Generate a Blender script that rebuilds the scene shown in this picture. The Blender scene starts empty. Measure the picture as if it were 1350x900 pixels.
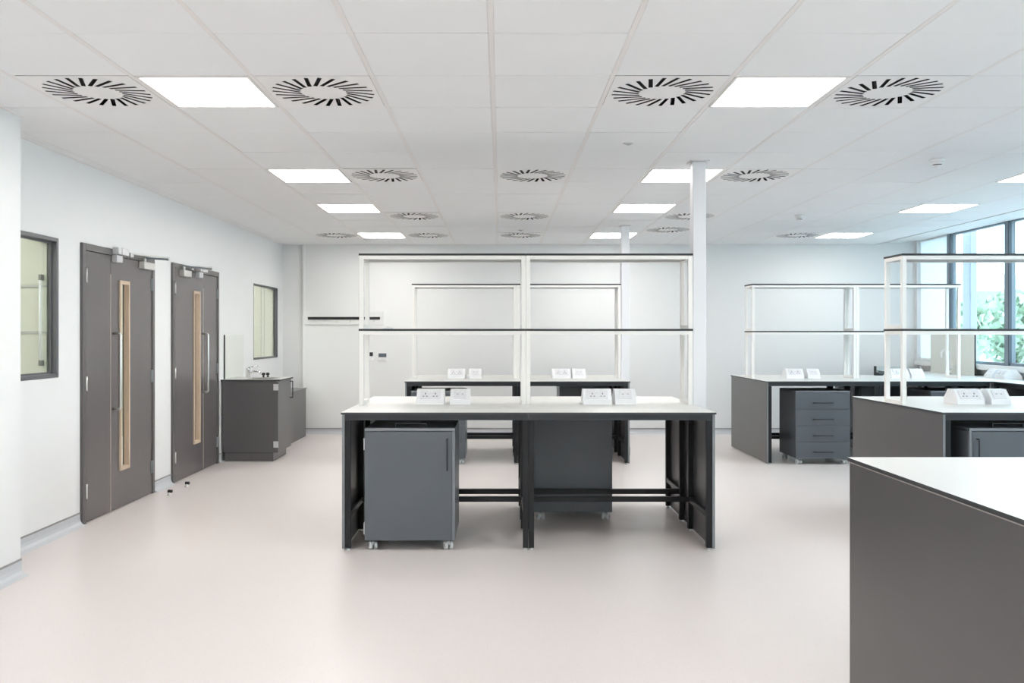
import bpy, bmesh, math, random
from mathutils import Vector, Matrix

random.seed(7)
SC = bpy.context.scene
COL = SC.collection
PI = math.pi

# ------------------------------------------------------------------ camera
cam_data = bpy.data.cameras.new('camera')
cam = bpy.data.objects.new('camera', cam_data)
COL.objects.link(cam)
cam.location = (0.0, 0.0, 1.42)
cam.rotation_euler = (PI / 2, 0, 0)
cam_data.sensor_fit = 'HORIZONTAL'
cam_data.sensor_width = 36.0
cam_data.lens = 36.0 * 1133.0 / 1350.0
cam_data.shift_x = (675.0 - 660.0) / 1350.0
cam_data.shift_y = -(450.0 - 440.7) / 1350.0
cam_data.clip_start = 0.05
cam_data.clip_end = 300
SC.camera = cam

# ------------------------------------------------------------------ exposure
SC.view_settings.view_transform = 'Standard'
SC.view_settings.look = 'None'
SC.view_settings.gamma = 1.0
SC.view_settings.use_curve_mapping = False
SC.view_settings.exposure = 0.10

LED_STRENGTH = 23.0
LED_COLOR = (1.0, 0.972, 0.94)
SKY_STRENGTH = 5.0

# ------------------------------------------------------------------ sky (bright, thin overcast)
world = bpy.data.worlds.new('overcast_sky')
SC.world = world
world.use_nodes = True
wn, wl = world.node_tree.nodes, world.node_tree.links
wn.clear()
w_out = wn.new('ShaderNodeOutputWorld')
w_bg = wn.new('ShaderNodeBackground')
w_tc = wn.new('ShaderNodeTexCoord')
w_sep = wn.new('ShaderNodeSeparateXYZ')
w_ramp = wn.new('ShaderNodeValToRGB')
w_ramp.color_ramp.elements[0].position = 0.0
w_ramp.color_ramp.elements[0].color = (0.74, 0.90, 1.0, 1)
w_ramp.color_ramp.elements[1].position = 0.7
w_ramp.color_ramp.elements[1].color = (0.50, 0.76, 1.0, 1)
wl.new(w_tc.outputs['Generated'], w_sep.inputs[0])
wl.new(w_sep.outputs['Z'], w_ramp.inputs[0])
wl.new(w_ramp.outputs[0], w_bg.inputs['Color'])
w_bg.inputs['Strength'].default_value = SKY_STRENGTH
wl.new(w_bg.outputs[0], w_out.inputs['Surface'])

# ------------------------------------------------------------------ materials
def mat(name, color, rough=0.5, metal=0.0, spec=0.5, var=0.0, vscale=4.0, bump=0.0, bscale=200.0,
        speckle=None, emit=None, estr=0.0, coord='Object'):
    m = bpy.data.materials.new(name)
    m.use_nodes = True
    nt = m.node_tree
    b = nt.nodes['Principled BSDF']
    b.inputs['Base Color'].default_value = (*color, 1)
    b.inputs['Roughness'].default_value = rough
    b.inputs['Metallic'].default_value = metal
    b.inputs['Specular IOR Level'].default_value = spec
    tc = nt.nodes.new('ShaderNodeTexCoord')
    last = None
    if var > 0:
        n = nt.nodes.new('ShaderNodeTexNoise')
        n.inputs['Scale'].default_value = vscale
        n.inputs['Detail'].default_value = 4
        nt.links.new(tc.outputs[coord], n.inputs['Vector'])
        mx = nt.nodes.new('ShaderNodeMix')
        mx.data_type = 'RGBA'
        mx.inputs['A'].default_value = (*[c * (1 - var) for c in color], 1)
        mx.inputs['B'].default_value = (*[min(1, c * (1 + var)) for c in color], 1)
        nt.links.new(n.outputs['Fac'], mx.inputs['Factor'])
        last = mx.outputs['Result']
    if speckle:
        scol, sscale, amount = speckle
        n2 = nt.nodes.new('ShaderNodeTexNoise')
        n2.inputs['Scale'].default_value = sscale
        n2.inputs['Detail'].default_value = 2
        nt.links.new(tc.outputs[coord], n2.inputs['Vector'])
        r = nt.nodes.new('ShaderNodeValToRGB')
        r.color_ramp.elements[0].position = 0.60
        r.color_ramp.elements[0].color = (0, 0, 0, 1)
        r.color_ramp.elements[1].position = 0.68
        r.color_ramp.elements[1].color = (amount, amount, amount, 1)
        nt.links.new(n2.outputs['Fac'], r.inputs[0])
        mx2 = nt.nodes.new('ShaderNodeMix')
        mx2.data_type = 'RGBA'
        if last is not None:
            nt.links.new(last, mx2.inputs['A'])
        else:
            mx2.inputs['A'].default_value = (*color, 1)
        mx2.inputs['B'].default_value = (*scol, 1)
        nt.links.new(r.outputs[0], mx2.inputs['Factor'])
        last = mx2.outputs['Result']
    if last is not None:
        nt.links.new(last, b.inputs['Base Color'])
    if bump > 0:
        n3 = nt.nodes.new('ShaderNodeTexNoise')
        n3.inputs['Scale'].default_value = bscale
        nt.links.new(tc.outputs[coord], n3.inputs['Vector'])
        bp = nt.nodes.new('ShaderNodeBump')
        bp.inputs['Strength'].default_value = bump
        bp.inputs['Distance'].default_value = 0.002
        nt.links.new(n3.outputs['Fac'], bp.inputs['Height'])
        nt.links.new(bp.outputs[0], b.inputs['Normal'])
    if emit:
        b.inputs['Emission Color'].default_value = (*emit, 1)
        b.inputs['Emission Strength'].default_value = estr
    return m

def wood_mat(name, c1, c2):
    m = mat(name, c1, 0.5)
    nt = m.node_tree
    tc = nt.nodes.new('ShaderNodeTexCoord')
    mp = nt.nodes.new('ShaderNodeMapping')
    mp.inputs['Scale'].default_value = (60, 60, 3)
    n = nt.nodes.new('ShaderNodeTexNoise')
    n.inputs['Scale'].default_value = 2.0
    n.inputs['Detail'].default_value = 5
    r = nt.nodes.new('ShaderNodeValToRGB')
    r.color_ramp.elements[0].position = 0.35
    r.color_ramp.elements[0].color = (*c1, 1)
    r.color_ramp.elements[1].position = 0.65
    r.color_ramp.elements[1].color = (*c2, 1)
    nt.links.new(tc.outputs['Object'], mp.inputs[0])
    nt.links.new(mp.outputs[0], n.inputs['Vector'])
    nt.links.new(n.outputs['Fac'], r.inputs[0])
    nt.links.new(r.outputs[0], nt.nodes['Principled BSDF'].inputs['Base Color'])
    return m

def glass_mat(name, tint=(0.96, 0.99, 0.97), refl=0.06):
    m = bpy.data.materials.new(name)
    m.use_nodes = True
    nt = m.node_tree
    nt.nodes.clear()
    o = nt.nodes.new('ShaderNodeOutputMaterial')
    t = nt.nodes.new('ShaderNodeBsdfTransparent')
    t.inputs[0].default_value = (*tint, 1)
    g = nt.nodes.new('ShaderNodeBsdfGlossy')
    g.inputs['Roughness'].default_value = 0.02
    lw = nt.nodes.new('ShaderNodeLayerWeight')
    lw.inputs['Blend'].default_value = 0.5
    pw_ = nt.nodes.new('ShaderNodeMath')
    pw_.operation = 'POWER'
    pw_.inputs[1].default_value = 4.0
    nt.links.new(lw.outputs['Facing'], pw_.inputs[0])
    f = nt.nodes.new('ShaderNodeMath')
    f.operation = 'MULTIPLY_ADD'
    f.inputs[1].default_value = 0.5
    f.inputs[2].default_value = refl * 0.6
    nt.links.new(pw_.outputs[0], f.inputs[0])
    mx = nt.nodes.new('ShaderNodeMixShader')
    nt.links.new(f.outputs[0], mx.inputs[0])
    nt.links.new(t.outputs[0], mx.inputs[1])
    nt.links.new(g.outputs[0], mx.inputs[2])
    nt.links.new(mx.outputs[0], o.inputs[0])
    return m

def translucent_mat(name, color):
    m = bpy.data.materials.new(name)
    m.use_nodes = True
    nt = m.node_tree
    nt.nodes.clear()
    o = nt.nodes.new('ShaderNodeOutputMaterial')
    d = nt.nodes.new('ShaderNodeBsdfDiffuse')
    d.inputs[0].default_value = (*color, 1)
    t = nt.nodes.new('ShaderNodeBsdfTranslucent')
    t.inputs[0].default_value = (*color, 1)
    mx = nt.nodes.new('ShaderNodeMixShader')
    mx.inputs[0].default_value = 0.55
    nt.links.new(d.outputs[0], mx.inputs[1])
    nt.links.new(t.outputs[0], mx.inputs[2])
    nt.links.new(mx.outputs[0], o.inputs[0])
    return m

M = {
    'wall': mat('wall_paint', (0.79, 0.79, 0.785), 0.65, spec=0.3, var=0.008, bump=0.05, bscale=120),
    'floor': mat('vinyl_floor', (0.72, 0.66, 0.635), 0.33, spec=0.42, var=0.02, vscale=1.2, bump=0.03, bscale=300,
                 speckle=((0.56, 0.51, 0.50), 90.0, 0.35)),
    'skirt': mat('vinyl_skirting', (0.57, 0.58, 0.60), 0.4, var=0.02),
    'skirt_cap': mat('skirting_cap', (0.30, 0.28, 0.28), 0.45),
    'tile': mat('ceiling_tile_white', (0.86, 0.865, 0.875), 0.85, spec=0.2, var=0.015, vscale=3, bump=0.12, bscale=260),
    'tee': mat('ceiling_tee', (0.82, 0.795, 0.785), 0.5, spec=0.4),
    'slab': mat('ceiling_void', (0.45, 0.45, 0.45), 0.9),
    'diff': mat('diffuser_enamel', (0.86, 0.85, 0.85), 0.45),
    'plenum': mat('plenum_black', (0.012, 0.012, 0.012), 0.6),
    'vane': mat('vane_black', (0.05, 0.045, 0.04), 0.35),
    'led': mat('led_diffuser', (0.9, 0.9, 0.9), 0.4, emit=LED_COLOR, estr=LED_STRENGTH),
    'led_dim': mat('led_diffuser_dimmed', (0.9, 0.9, 0.9), 0.4, emit=(1.0, 0.93, 0.87), estr=LED_STRENGTH * 0.62),
    'rail': mat('bench_rail_steel_lit', (0.022, 0.027, 0.032), 0.36, spec=0.45),  # frame steel with bluish light on the top rails put into its colour
    'led_frame': mat('led_frame_white', (0.80, 0.77, 0.75), 0.4),
    'column': mat('column_paint', (0.78, 0.78, 0.80), 0.45, var=0.01),
    'door': mat('door_laminate', (0.120, 0.108, 0.108), 0.25, spec=0.5, var=0.03, vscale=8),
    'door_frame': mat('door_frame_paint', (0.105, 0.097, 0.096), 0.38, spec=0.5),
    'lip': mat('door_lipping', (0.42, 0.34, 0.28), 0.5),
    'oak': wood_mat('oak_bead', (0.60, 0.47, 0.36), (0.50, 0.38, 0.28)),
    'steel': mat('satin_steel', (0.72, 0.71, 0.69), 0.3, metal=1.0),
    'chrome': mat('chrome', (0.85, 0.85, 0.86), 0.08, metal=1.0),
    'silver': mat('silver_paint', (0.60, 0.58, 0.55), 0.35, metal=0.3),
    'silver_light': mat('silver_light', (0.60, 0.60, 0.61), 0.3, metal=0.35),
    'win_frame': mat('window_frame_grey', (0.125, 0.125, 0.135), 0.35),
    'mull': mat('mullion_grey', (0.20, 0.235, 0.275), 0.35, var=0.02),
    'mull_dark': mat('mullion_gasket', (0.06, 0.075, 0.095), 0.45),
    'glass': glass_mat('window_glass'),
    'acrylic': glass_mat('clear_acrylic', (0.93, 0.97, 0.97), 0.08),
    'frost': translucent_mat('white_blind_fabric', (0.93, 0.95, 0.96)),
    'cream': mat('cream_panel', (0.66, 0.655, 0.575), 0.45, var=0.02),
    'seam': mat('panel_seam', (0.20, 0.19, 0.17), 0.5),
    'top': mat('worktop_white', (0.715, 0.705, 0.675), 0.32, spec=0.5, var=0.01),
    'core': mat('worktop_core', (0.045, 0.047, 0.050), 0.42),
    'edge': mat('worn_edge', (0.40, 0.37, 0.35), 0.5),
    'leg': mat('black_steel', (0.010, 0.011, 0.013), 0.38, spec=0.35, var=0.05),
    'gable': mat('graphite_laminate', (0.098, 0.094, 0.096), 0.32, spec=0.5, var=0.03, vscale=6),
    'ped': mat('graphite_cabinet', (0.100, 0.113, 0.128), 0.36, spec=0.5, var=0.03, vscale=6),
    'ped_edge': mat('cabinet_edging', (0.20, 0.215, 0.23), 0.4),
    'handle': mat('black_handle', (0.020, 0.021, 0.024), 0.35),
    'handle_grey': mat('grey_handle', (0.10, 0.105, 0.11), 0.3),
    'castor': mat('castor_grey', (0.66, 0.68, 0.68), 0.4),
    'castor_dark': mat('castor_fork', (0.30, 0.32, 0.33), 0.35, metal=0.4),
    'white_steel': mat('white_steel', (0.83, 0.82, 0.79), 0.35, spec=0.5),
    'shelf': mat('shelf_laminate', (0.030, 0.031, 0.034), 0.45, spec=0.35),
    'plastic': mat('white_plastic', (0.84, 0.84, 0.85), 0.3),
    'plastic_face': mat('socket_face', (0.76, 0.75, 0.77), 0.35),
    'hole': mat('socket_hole', (0.05, 0.05, 0.055), 0.6),
    'rubber': mat('black_rubber', (0.012, 0.012, 0.012), 0.5),
    'screen': mat('thermostat_screen', (0.11, 0.13, 0.15), 0.25),
    'splash': mat('splashback_grey', (0.71, 0.73, 0.68), 0.22),
    'dark_edge': mat('splashback_edge', (0.035, 0.035, 0.035), 0.5),
    'cable': mat('grey_conduit', (0.5, 0.5, 0.5), 0.5),
    'leaf': mat('tree_leaf', (0.47, 0.58, 0.44), 0.7, var=0.35, vscale=1.5),
    'bark': mat('tree_bark', (0.16, 0.12, 0.09), 0.8, var=0.2),
    'paving': mat('pale_paving', (0.60, 0.60, 0.58), 0.8, var=0.05),
    'facade': mat('pale_render', (0.80, 0.82, 0.83), 0.7, var=0.02),
    'facade_glass': mat('facade_glazing', (0.30, 0.40, 0.48), 0.15),
    'lilac': mat('outer_column_paint', (0.37, 0.375, 0.43), 0.5, var=0.02),
}

# ------------------------------------------------------------------ mesh helpers
class MB:
    """collects shapes; build() links them as one mesh object"""
    def __init__(self):
        self.bm = bmesh.new()
        self.mats = []
    def mi(self, m):
        if m not in self.mats:
            self.mats.append(m)
        return self.mats.index(m)
    def box(self, x0, x1, y0, y1, z0, z1, m=None, bev=0.0, top=None, rot=None):
        vs = [self.bm.verts.new(p) for p in
              ((x0, y0, z0), (x1, y0, z0), (x1, y1, z0), (x0, y1, z0), (x0, y0, z1), (x1, y0, z1), (x1, y1, z1), (x0, y1, z1))]
        idx = self.mi(m)
        fs = []
        for k, q in enumerate(((3, 2, 1, 0), (4, 5, 6, 7), (0, 1, 5, 4), (1, 2, 6, 5), (2, 3, 7, 6), (3, 0, 4, 7))):
            f = self.bm.faces.new([vs[i] for i in q])
            f.material_index = idx if not (top and k == 1) else self.mi(top)
            fs.append(f)
        if rot is not None:
            c = Vector(((x0 + x1) / 2, (y0 + y1) / 2, (z0 + z1) / 2))
            bmesh.ops.rotate(self.bm, verts=vs, cent=c, matrix=rot)
        if bev > 0:
            es = list({e for f in fs for e in f.edges})
            bmesh.ops.bevel(self.bm, geom=es, offset=bev, segments=1, affect='EDGES', profile=0.5)
        return self
    def prism(self, pts, axis, a, b, m=None):
        """extrude polygon pts along an axis from a to b; pts give the two other coordinates in order"""
        def P(p, t):
            if axis == 'x': return (t, p[0], p[1])
            if axis == 'y': return (p[0], t, p[1])
            return (p[0], p[1], t)
        idx = self.mi(m)
        A = [self.bm.verts.new(P(p, a)) for p in pts]
        B = [self.bm.verts.new(P(p, b)) for p in pts]
        n = len(pts)
        fs = [self.bm.faces.new(A), self.bm.faces.new(B[::-1])]
        for i in range(n):
            fs.append(self.bm.faces.new((A[i], B[i], B[(i + 1) % n], A[(i + 1) % n])))
        for f in fs:
            f.material_index = idx
        bmesh.ops.recalc_face_normals(self.bm, faces=fs)
        return self
    def cyl(self, p0, p1, r0, r1=None, n=16, m=None):
        r1 = r0 if r1 is None else r1
        p0, p1 = Vector(p0), Vector(p1)
        d = (p1 - p0).normalized()
        u = d.orthogonal().normalized()
        v = d.cross(u)
        idx = self.mi(m)
        A, B = [], []
        for i in range(n):
            a = 2 * PI * i / n
            o = u * math.cos(a) + v * math.sin(a)
            A.append(self.bm.verts.new(p0 + o * r0))
            B.append(self.bm.verts.new(p1 + o * r1))
        fs = [self.bm.faces.new(A[::-1]), self.bm.faces.new(B)]
        for i in range(n):
            f = self.bm.faces.new((A[i], A[(i + 1) % n], B[(i + 1) % n], B[i]))
            f.smooth = True
            fs.append(f)
        for f in fs:
            f.material_index = idx
        return self
    def tube(self, pts, r, n=10, m=None):
        """round bar along a polyline"""
        pts = [Vector(p) for p in pts]
        idx = self.mi(m)
        rings = []
        u = None
        for i, p in enumerate(pts):
            if i == 0: d = pts[1] - pts[0]
            elif i == len(pts) - 1: d = pts[-1] - pts[-2]
            else: d = (pts[i + 1] - p).normalized() + (p - pts[i - 1]).normalized()
            d.normalize()
            if u is None:
                u = d.orthogonal().normalized()
            else:
                u = (u - d * u.dot(d)).normalized()
            v = d.cross(u)
            rings.append([self.bm.verts.new(p + (u * math.cos(2 * PI * k / n) + v * math.sin(2 * PI * k / n)) * r) for k in range(n)])
        fs = [self.bm.faces.new(rings[0][::-1]), self.bm.faces.new(rings[-1])]
        for a, b in zip(rings[:-1], rings[1:]):
            for k in range(n):
                f = self.bm.faces.new((a[k], a[(k + 1) % n], b[(k + 1) % n], b[k]))
                f.smooth = True
                fs.append(f)
        for f in fs:
            f.material_index = idx
        return self
    def lathe(self, prof, c=(0, 0, 0), n=24, m=None):
        """revolve (r, z) profile about z"""
        idx = self.mi(m)
        rings = []
        for r, z in prof:
            rings.append([self.bm.verts.new((c[0] + r * math.cos(2 * PI * k / n), c[1] + r * math.sin(2 * PI * k / n), c[2] + z)) for k in range(n)])
        fs = [self.bm.faces.new(rings[0]), self.bm.faces.new(rings[-1])]
        for a, b in zip(rings[:-1], rings[1:]):
            for k in range(n):
                f = self.bm.faces.new((a[k], b[k], b[(k + 1) % n], a[(k + 1) % n]))
                f.smooth = True
                fs.append(f)
        for f in fs:
            f.material_index = idx
        bmesh.ops.recalc_face_normals(self.bm, faces=fs)
        return self
    def mesh(self, name):
        me = bpy.data.meshes.new(name)
        self.bm.normal_update()
        self.bm.to_mesh(me)
        self.bm.free()
        for m in self.mats:
            me.materials.append(m)
        return me
    def build(self, name, parent=None, loc=None):
        return link(name, self.mesh(name), parent, loc)

def link(name, me, parent=None, loc=None):
    o = bpy.data.objects.new(name, me)
    COL.objects.link(o)
    if parent is not None:
        o.parent = parent
    if loc is not None:
        o.location = loc
    return o

def thing(name, label, cat, loc=(0, 0, 0), group=None):
    o = bpy.data.objects.new(name, None)
    o.empty_display_size = 0.1
    COL.objects.link(o)
    o.location = loc
    tag(o, label, cat, group)
    return o

def tag(o, label=None, cat=None, group=None):
    if label: o['label'] = label
    if cat: o['category'] = cat
    if group: o['group'] = group
    return o

def struct(o, label=None, cat=None):
    o['kind'] = 'structure'
    if label: o['label'] = label
    if cat: o['category'] = cat
    return o

def b1(x0, x1, y0, y1, z0, z1, m, bev=0.0, top=None):
    return MB().box(x0, x1, y0, y1, z0, z1, m, bev, top)

def dup(root, loc, label, group=None):
    r = root.copy()
    COL.objects.link(r)
    r.location = loc
    r['label'] = label
    if group: r['group'] = group
    for ch in list(root.children):
        c = ch.copy()
        COL.objects.link(c)
        c.parent = r
        for g in list(ch.children):
            d = g.copy()
            COL.objects.link(d)
            d.parent = c
    return r

# ------------------------------------------------------------------ room dimensions
XL, XR, YB, YF = -3.13, 6.0, 12.28, -3.4
CZ = 2.705
GX0, GY0, T = -0.041, 4.274, 0.6        # ceiling grid

# floor
fl = b1(XL - 0.2, XR + 0.1, YF - 0.15, YB + 0.3, -0.1, 0.0, M['floor']).build('floor')
struct(fl, 'pale pinkish grey speckled vinyl floor', 'floor')

# left wall with its openings (y0, y1, z0, z1)
OPEN_L = [(5.19, 6.083, 1.115, 2.10), (6.395, 7.727, 0.0, 2.107), (8.156, 9.495, 0.0, 2.107), (10.88, 12.06, 1.095, 2.07)]
w = MB()
y = YF
for (y0, y1, z0, z1) in OPEN_L:
    w.box(XL - 0.16, XL, y, y0, 0, 2.9, M['wall'])
    if z0 > 0: w.box(XL - 0.16, XL, y0, y1, 0, z0, M['wall'])
    w.box(XL - 0.16, XL, y0, y1, z1, 2.9, M['wall'])
    y = y1
w.box(XL - 0.16, XL, y, YB + 0.3, 0, 2.9, M['wall'])
struct(w.build('wall_left'), 'white painted wall with two dark doors', 'wall')
# pier that steps out of the left wall close to the camera
struct(b1(XL - 0.05, -2.835, YF, 5.075, 0, 2.86, M['wall']).build('wall_left_pier'), 'white wall pier stepping forward beside the first glazed opening', 'wall')
# back wall, with a shallow recess at its left end
w = MB()
w.box(-2.80, XR + 0.1, YB, YB + 0.3, 0, 2.9, M['wall'])
w.box(XL - 0.16, -2.80, YB + 0.05, YB + 0.3, 0, 2.9, M['wall'])
struct(w.build('wall_back'), 'white end wall beyond the benches', 'wall')
struct(b1(XL - 0.2, XR + 0.2, YF - 0.15, YF, 0, 2.9, M['wall']).build('wall_front'), 'white wall behind the photographer', 'wall')

# right wall: low wall, lintel
w = MB()
w.box(XR, XR + 0.12, YF, YB + 0.3, 0, 1.05, M['wall'])
w.box(XR, XR + 0.12, YF, YB + 0.3, 2.765, 2.95, M['wall'])
struct(w.build('wall_right'), 'low white wall under the strip of windows', 'wall')
struct(b1(5.90, 6.0, 2.0, 12.27, 0.985, 1.05, M['wall'], 0.004).build('trim_1'), 'white boxed trunking under the windows', 'trim')
# plaster margin and blind recess at the window side of the ceiling
struct(b1(5.362, 5.70, YF, YB, 2.722, 2.85, M['wall']).build('trim_2'), 'white plaster margin between ceiling tiles and windows', 'trim')
struct(b1(5.70, XR + 0.12, YF, YB, 2.752, 2.85, M['wall']).build('trim_3'), 'white window head lining', 'trim')
struct(b1(-2.825, -2.795, YB - 0.008, YB + 0.05, 0, CZ, M['wall'], 0.003).build('trim_4'), 'white corner bead at the end wall', 'trim')

# skirtings (coved vinyl)
def cove(mb, x, y0, y1, s=1):
    """coved skirting along y at wall face x, growing towards +x for s=1"""
    p = [(x, 0.0), (x + s * 0.055, 0.0), (x + s * 0.045, 0.003), (x + s * 0.022, 0.012), (x + s * 0.009, 0.03), (x + s * 0.004, 0.05), (x + s * 0.004, 0.088), (x, 0.088)]
    mb.prism(p, 'y', y0, y1, M['skirt'])
SEG_L = [(5.075, 6.39), (7.735, 8.15), (9.50, 9.60)]
mb, cap = MB(), MB()
for a, b in SEG_L:
    cove(mb, XL, a, b)
    cap.box(XL, XL + 0.008, a, b, 0.088, 0.098, M['skirt_cap'])
cove(mb, -2.835, YF, 5.075)
cap.box(-2.835, -2.827, YF, 5.075, 0.088, 0.098, M['skirt_cap'])
mb.box(XL, -2.832, 5.075, 5.083, 0, 0.088, M['skirt'])
bl = struct(mb.build('baseboard_left'), 'pale grey coved vinyl skirting', 'skirting')
cap.build('cap_strip', bl)
mb = MB()
p = [(YB, 0.0), (YB - 0.055, 0.0), (YB - 0.045, 0.003), (YB - 0.022, 0.012), (YB - 0.009, 0.03), (YB - 0.004, 0.05), (YB - 0.004, 0.07), (YB, 0.07)]
mb.prism(p, 'x', -2.79, 5.9, M['skirt'])
bb = struct(mb.build('baseboard_back'), 'pale grey coved vinyl skirting on the end wall', 'skirting')
b1(-2.79, 5.9, YB - 0.008, YB, 0.07, 0.083, M['skirt_cap']).build('cap_strip', bb)

# ------------------------------------------------------------------ ceiling
ce = struct(b1(XL - 0.1, 5.4, YF, YB + 0.2, 2.80, 2.9, M['slab']).build('ceiling'), 'white suspended ceiling of square tiles', 'ceiling')
LIGHTS = [(c, r) for c in (-3, 2, 7) for r in (0, 4, 7, 11)]
DIFFS = [(-4, 0), (-2, 0), (1, 0), (3, 0), (-2, 4), (0, 4), (3, 4), (-2, 8), (0, 8), (3, 8), (3, 10),
         (-4, 11), (-2, 11), (0, 11), (6, 11)]
taken = set(LIGHTS) | set(DIFFS)
tile_cache = {}
R0, R1 = -3, 13
for c in range(-6, 9):
    for r in range(R0, R1 + 1):
        if (c, r) in taken: continue
        x0, x1 = GX0 + T * c, GX0 + T * (c + 1)
        y0, y1 = GY0 + T * r, GY0 + T * (r + 1)
        a0, a1 = max(x0 + 0.0126, XL), min(x1 - 0.0126, 5.358)
        e0, e1 = y0 + 0.0026, min(y1 - 0.0026, YB if x0 > -2.9 else YB + 0.1)
        if a1 - a0 < 0.03 or e1 - e0 < 0.03: continue
        key = (round(a1 - a0, 3), round(e1 - e0, 3))
        if key not in tile_cache:
            tile_cache[key] = b1(-key[0] / 2, key[0] / 2, -key[1] / 2, key[1] / 2, 0, 0.016, M['tile'], 0.0012).mesh('ceiling_tile')
        o = link('ceiling_tile', tile_cache[key], ce, ((a0 + a1) / 2, (e0 + e1) / 2, CZ + random.uniform(-0.0003, 0.0022)))
        o.rotation_euler = (random.uniform(-0.0028, 0.0028), random.uniform(-0.0012, 0.0012), 0)
# plain ceiling behind the camera
b1(XL, 5.358, YF, GY0 + T * R0 - 0.002, CZ, CZ + 0.02, M['tile']).build('ceiling_board', ce)
for c in range(-5, 9):
    x = GX0 + T * c
    b1(x - 0.012, x + 0.012, GY0 + T * R0, YB, CZ + 0.0005, CZ + 0.03, M['tee'], 0.001).build('runner', ce)
mb = MB()
mb.box(XL, XL + 0.02, 5.08, YB + 0.1, CZ - 0.002, CZ + 0.003, M['tee'])
mb.box(-2.835, -2.815, YF, 5.08, CZ - 0.002, CZ + 0.003, M['tee'])
mb.box(-2.79, 5.36, YB - 0.02, YB, CZ - 0.002, CZ + 0.003, M['tee'])
mb.box(5.356, 5.364, YF, YB, CZ - 0.004, CZ + 0.02, M['tee'])
mb.build('edge_trim', ce)

# LED panels
led_frame = MB()
h = 0.285
for (a, b, c, d) in ((-h, h, -h, -h + 0.016), (-h, h, h - 0.016, h), (-h, -h + 0.016, -h + 0.016, h - 0.016), (h - 0.016, h, -h + 0.016, h - 0.016)):
    led_frame.box(a, b, c, d, -0.002, 0.02, M['led_frame'])
led_frame_me = led_frame.mesh('frame')
led_pane_me = b1(-h + 0.015, h - 0.015, -h + 0.015, h - 0.015, 0.0, 0.012, M['led']).mesh('diffuser')
led_pane_dim = b1(-h + 0.015, h - 0.015, -h + 0.015, h - 0.015, 0.0, 0.012, M['led_dim']).mesh('diffuser')
led_lab = {}
for c, side in ((-3, 'left row above the doors'), (2, 'middle row above the bare column'), (7, 'row beside the windows')):
    for r, n in ((0, 'nearest'), (4, 'second'), (7, 'third'), (11, 'farthest')):
        led_lab[(c, r)] = 'square lit LED ceiling panel, %s in the %s' % (n, side)
led_lab[(7, 0)] = 'square lit LED ceiling panel out of sight in the row beside the windows'
def led(c, r, label):
    t = thing('led_panel', label, 'ceiling light', (GX0 + T * (c + .5), GY0 + T * (r + .5), CZ), 'LED ceiling panels')
    link('frame', led_frame_me, t)
    link('diffuser', led_pane_dim if c == 7 else led_pane_me, t)      # the row beside the windows is dimmed by day
for (c, r) in LIGHTS:
    led(c, r, led_lab[(c, r)])
# tees around the smaller light/diffuser modules are covered by a plain border in the grid
for (c, r) in LIGHTS:
    x0, y0 = GX0 + T * c, GY0 + T * r
    mb = MB()
    mb.box(x0 + 0.0125, x0 + T - 0.0125, y0, y0 + 0.015, CZ + 0.002, CZ + 0.02, M['tee'])
    mb.box(x0 + 0.0125, x0 + T - 0.0125, y0 + T - 0.015, y0 + T, CZ + 0.002, CZ + 0.02, M['tee'])
    mb.build('cross_tee', ce)
# lamps of the part of the room behind the camera
for (x, yy, pos) in [(x_, y_, a_ + ' ' + b_) for x_, a_ in ((-1.5, 'door side'), (1.45, 'centre'), (4.45, 'window side')) for y_, b_ in ((1.25, 'front'), (-0.6, 'middle'), (-2.4, 'rear'))]:
    t = thing('led_panel', 'square lit LED ceiling panel behind the photographer, %s' % pos, 'ceiling light', (x, yy, CZ - 0.022), 'LED ceiling panels behind the photographer')
    link('frame', led_frame_me, t)
    link('diffuser', led_pane_dim if x > 4 else led_pane_me, t)

# swirl diffusers: a square plate with 24 real slots, vanes and a black plenum behind
NS = 24
def slot_pts(k, w=0.0220, r0=0.122, r1=0.266, off=0.060):
    a = 2 * PI * (k + 0.35) / NS
    u = Vector((math.cos(a), math.sin(a)))      # slot direction
    v = Vector((-u.y, u.x))
    s0, s1 = math.sqrt(r0 * r0 - off * off), math.sqrt(r1 * r1 - off * off)
    c = v * (-off)
    return [c + u * s0 - v * w / 2, c + u * s1 - v * w / 2, c + u * s1 + v * w / 2, c + u * s0 + v * w / 2], u, v
cut = MB()
for k in range(NS):
    pts, u, v = slot_pts(k)
    cut.prism([(p.x, p.y) for p in pts], 'z', -0.01, 0.02, M['diff'])
cut_o = cut.build('slot_cutter')
plate = b1(-0.287, 0.287, -0.2975, 0.2975, 0, 0.0008, M['diff']).build('plate_blank')
bo = plate.modifiers.new('cut', 'BOOLEAN')
bo.operation = 'DIFFERENCE'
bo.object = cut_o
bo.solver = 'EXACT'
dg = bpy.context.evaluated_depsgraph_get()
plate_me = bpy.data.meshes.new_from_object(plate.evaluated_get(dg))
plate_me.name = 'faceplate'
bpy.data.objects.remove(plate)
bpy.data.objects.remove(cut_o)
pl = MB()
R = 0.284
pl.box(-R, R, -R, R, 0.055, 0.06, M['plenum'])
for (a, b, c, d) in ((-R, R, -R, -R + 0.004), (-R, R, R - 0.004, R), (-R, -R + 0.004, -R, R), (R - 0.004, R, -R, R)):
    pl.box(a, b, c, d, 0.003, 0.056, M['plenum'])
plenum_me = pl.mesh('plenum')
vane = MB()
vane.box(-0.068, 0.068, -0.0006, 0.0006, 0.010, 0.026, M['vane'])
vane_me = vane.mesh('vane')
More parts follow.
